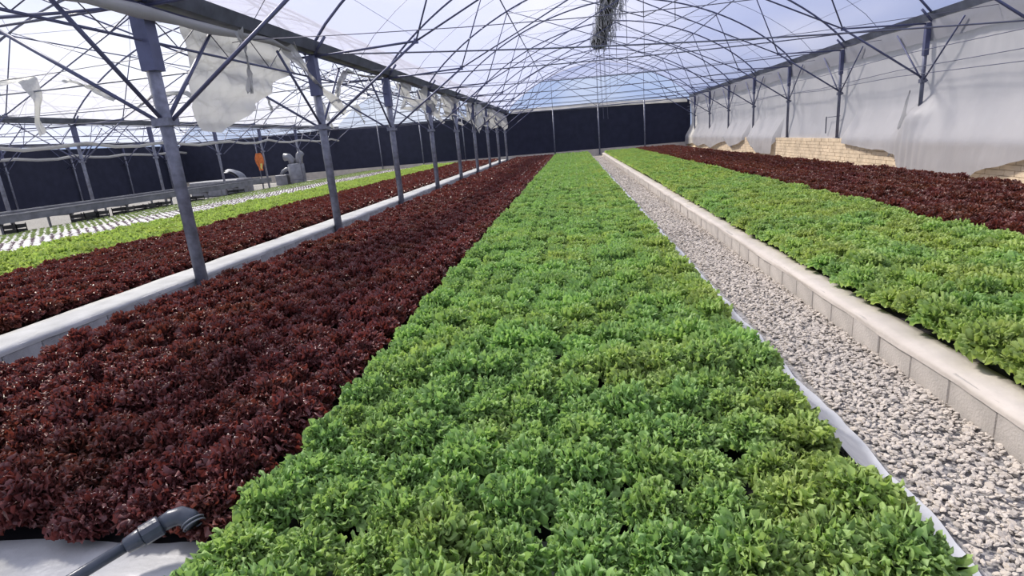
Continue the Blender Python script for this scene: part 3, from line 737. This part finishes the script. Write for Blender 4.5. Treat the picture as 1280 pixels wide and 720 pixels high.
# ============================================================ FAR LEFT BENCH AND GOODS
t = thing('seedling_bench', 'long low grey bench of sheet metal channels beyond the seedlings', 'bench', (-18.9, 0, 0))
for (x0, z0, w_, h_) in ((-.1, .62, .35, .22), (-1.0, .78, .5, .12)):
    b = MB(); b.box((x0, 10, z0), (x0+w_, 33.5, z0+h_)); b.box((x0-.02, 10, z0+h_), (x0+.03, 33.5, z0+h_+.04)); b.box((x0+w_-.03, 10, z0+h_), (x0+w_+.02, 33.5, z0+h_+.04)); obj('channel', (b, MT['zinc']), t)
for k in range(9):
    b = MB(); y = 11+k*2.7; b.box((-.9, y, 0), (-.84, y+.06, .8)); b.box((.1, y, 0), (.16, y+.06, .64)); b.box((-.9, y, .56), (.2, y+.06, .62)); obj('trestle', (b, MT['zinc']), t)
def crate(x, y, s, lab):
    t = thing('crate', lab, 'crate', (x-.25, y, 0)); b = MB(); w, d_, h = s
    b.box((0, 0, 0), (w, d_, .02)); obj('base', (b, MT['crate']), t)
    for (a, c_) in (((0, 0), (w, .02)), ((0, d_-.02), (w, d_)), ((0, 0), (.02, d_)), ((w-.02, 0), (w, d_))):
        b = MB()
        for k in range(4): b.box((a[0], a[1], .01+k*h/4), (c_[0], c_[1], .01+(k+.72)*h/4))
        b.box((a[0], a[1], 0), (a[0]+.02, a[1]+.02, h)); b.box((c_[0]-.02, c_[1]-.02, 0), (c_[0], c_[1], h)); obj('slatted_side', (b, MT['crate']), t)
crate(-18.0, 16.0, (.5, .35, .62), 'black crate at the left edge under the grey bench')
for i, y in enumerate((18.4, 19.0, 20.3)): crate(-17.9, y, (.6, .5, .62), f'black crate under the bench near the far post, {ordn(i+1)} of three from the left')
for i, y in enumerate((21.4, 22.3, 24.6, 28.0)): crate(-17.9, y, (.6, .6, .58), f'black crate under the bench right of the far post, {ordn(i+1)} from the left')
# hot-air heater with two duct elbows
t = thing('air_heater', 'grey cylindrical air heater with two bent ducts beyond the seedlings', 'heater', (-21.2, 42, 0))
b = MB(); b.tube([(0, 0, 0), (0, 0, .06), (0, 0, 1.45), (0, 0, 1.52)], [.58, .60, .60, .5], 28); obj('drum', (b, MT['zinc'], True), t)
b = MB(); b.tube([(-.25, 0, 1.25), (-.25, 0, 1.8), (-.45, 0, 2.02), (-.8, 0, 2.05)], [.26, .26, .27, .29], 16); obj('duct_elbow', (b, MT['zinc'], True), t)
b = MB(); b.tube([(.32, 0, 1.25), (.34, 0, 1.8), (.42, 0, 2.1), (.62, 0, 2.3)], [.26, .26, .27, .24], 16); obj('duct_elbow', (b, MT['zinc'], True), t)
b = MB(); b.bevbox((-1.65, -.4, 0), (-.7, .4, .75), .04); obj('burner_box', (b, MT['zinc']), t)
b = MB(); b.tube([(-1.3, 0, .72), (-1.1, 0, 1.0), (-.8, 0, 1.15), (-.5, 0, 1.1)], .14, 10); obj('feed_pipe', (b, MT['zinc'], True), t)
b = MB(); b.tube([(0, 0, .3), (0, 0, .34)], .615, 28); obj('band', (b, MT['steel'], True), t)
t = thing('duct_hood', 'grey curved duct hood left of the orange vest', 'duct', (-23.5, 38, .55))
def fn(u, v):
    a = u*PI*.6; return (-.75+.9*math.sin(a)+.15*u, (v-.5)*.9, 1.02*math.cos(a*.85)*(1-.12*abs(v-.5)*2))
b = MB(); b.grid(fn, 14, 6); b.grid(lambda u, v: tuple(np.array(fn(u, v))+(-.12, 0, -.12)), 14, 6); obj('hood', (b, MT['zinc'], True), t)
b = MB(); b.box((-.5, -.4, -.55), (.6, .4, .05)); obj('plinth', (b, MT['zinc']), t)
b = MB(); b.bevbox((-24.2, 33.5, .02), (-20.9, 35.2, .95), .05); tag(obj('metal_tank', (b, MT['zinc'])), 'long grey sheet metal tank behind the bench left of orange vest', 'tank')
t = thing('safety_vest', 'orange and yellow vest hung on a far grey post', 'vest', (-20.55, 36.05, 1.3))
def fn(u, v):
    z = 1.12*(1-u); w = .14+.16*math.sin(PI*min(1, u*1.1+.08)); return ((v-.5)*2*w-.05, -.1-.08*math.cos((v-.5)*PI)+.03*N(u*5, v*5), z)
b = MB(); b.grid(fn, 14, 8); obj('cloth', (b, MT['orange'], True), t)
b = MB(); b.grid(lambda u, v: tuple(np.array(fn(.6+u*.3, .62+v*.25))+(0, -.015, 0)), 5, 3); obj('reflective_band', (b, MT['yellow'], True), t)
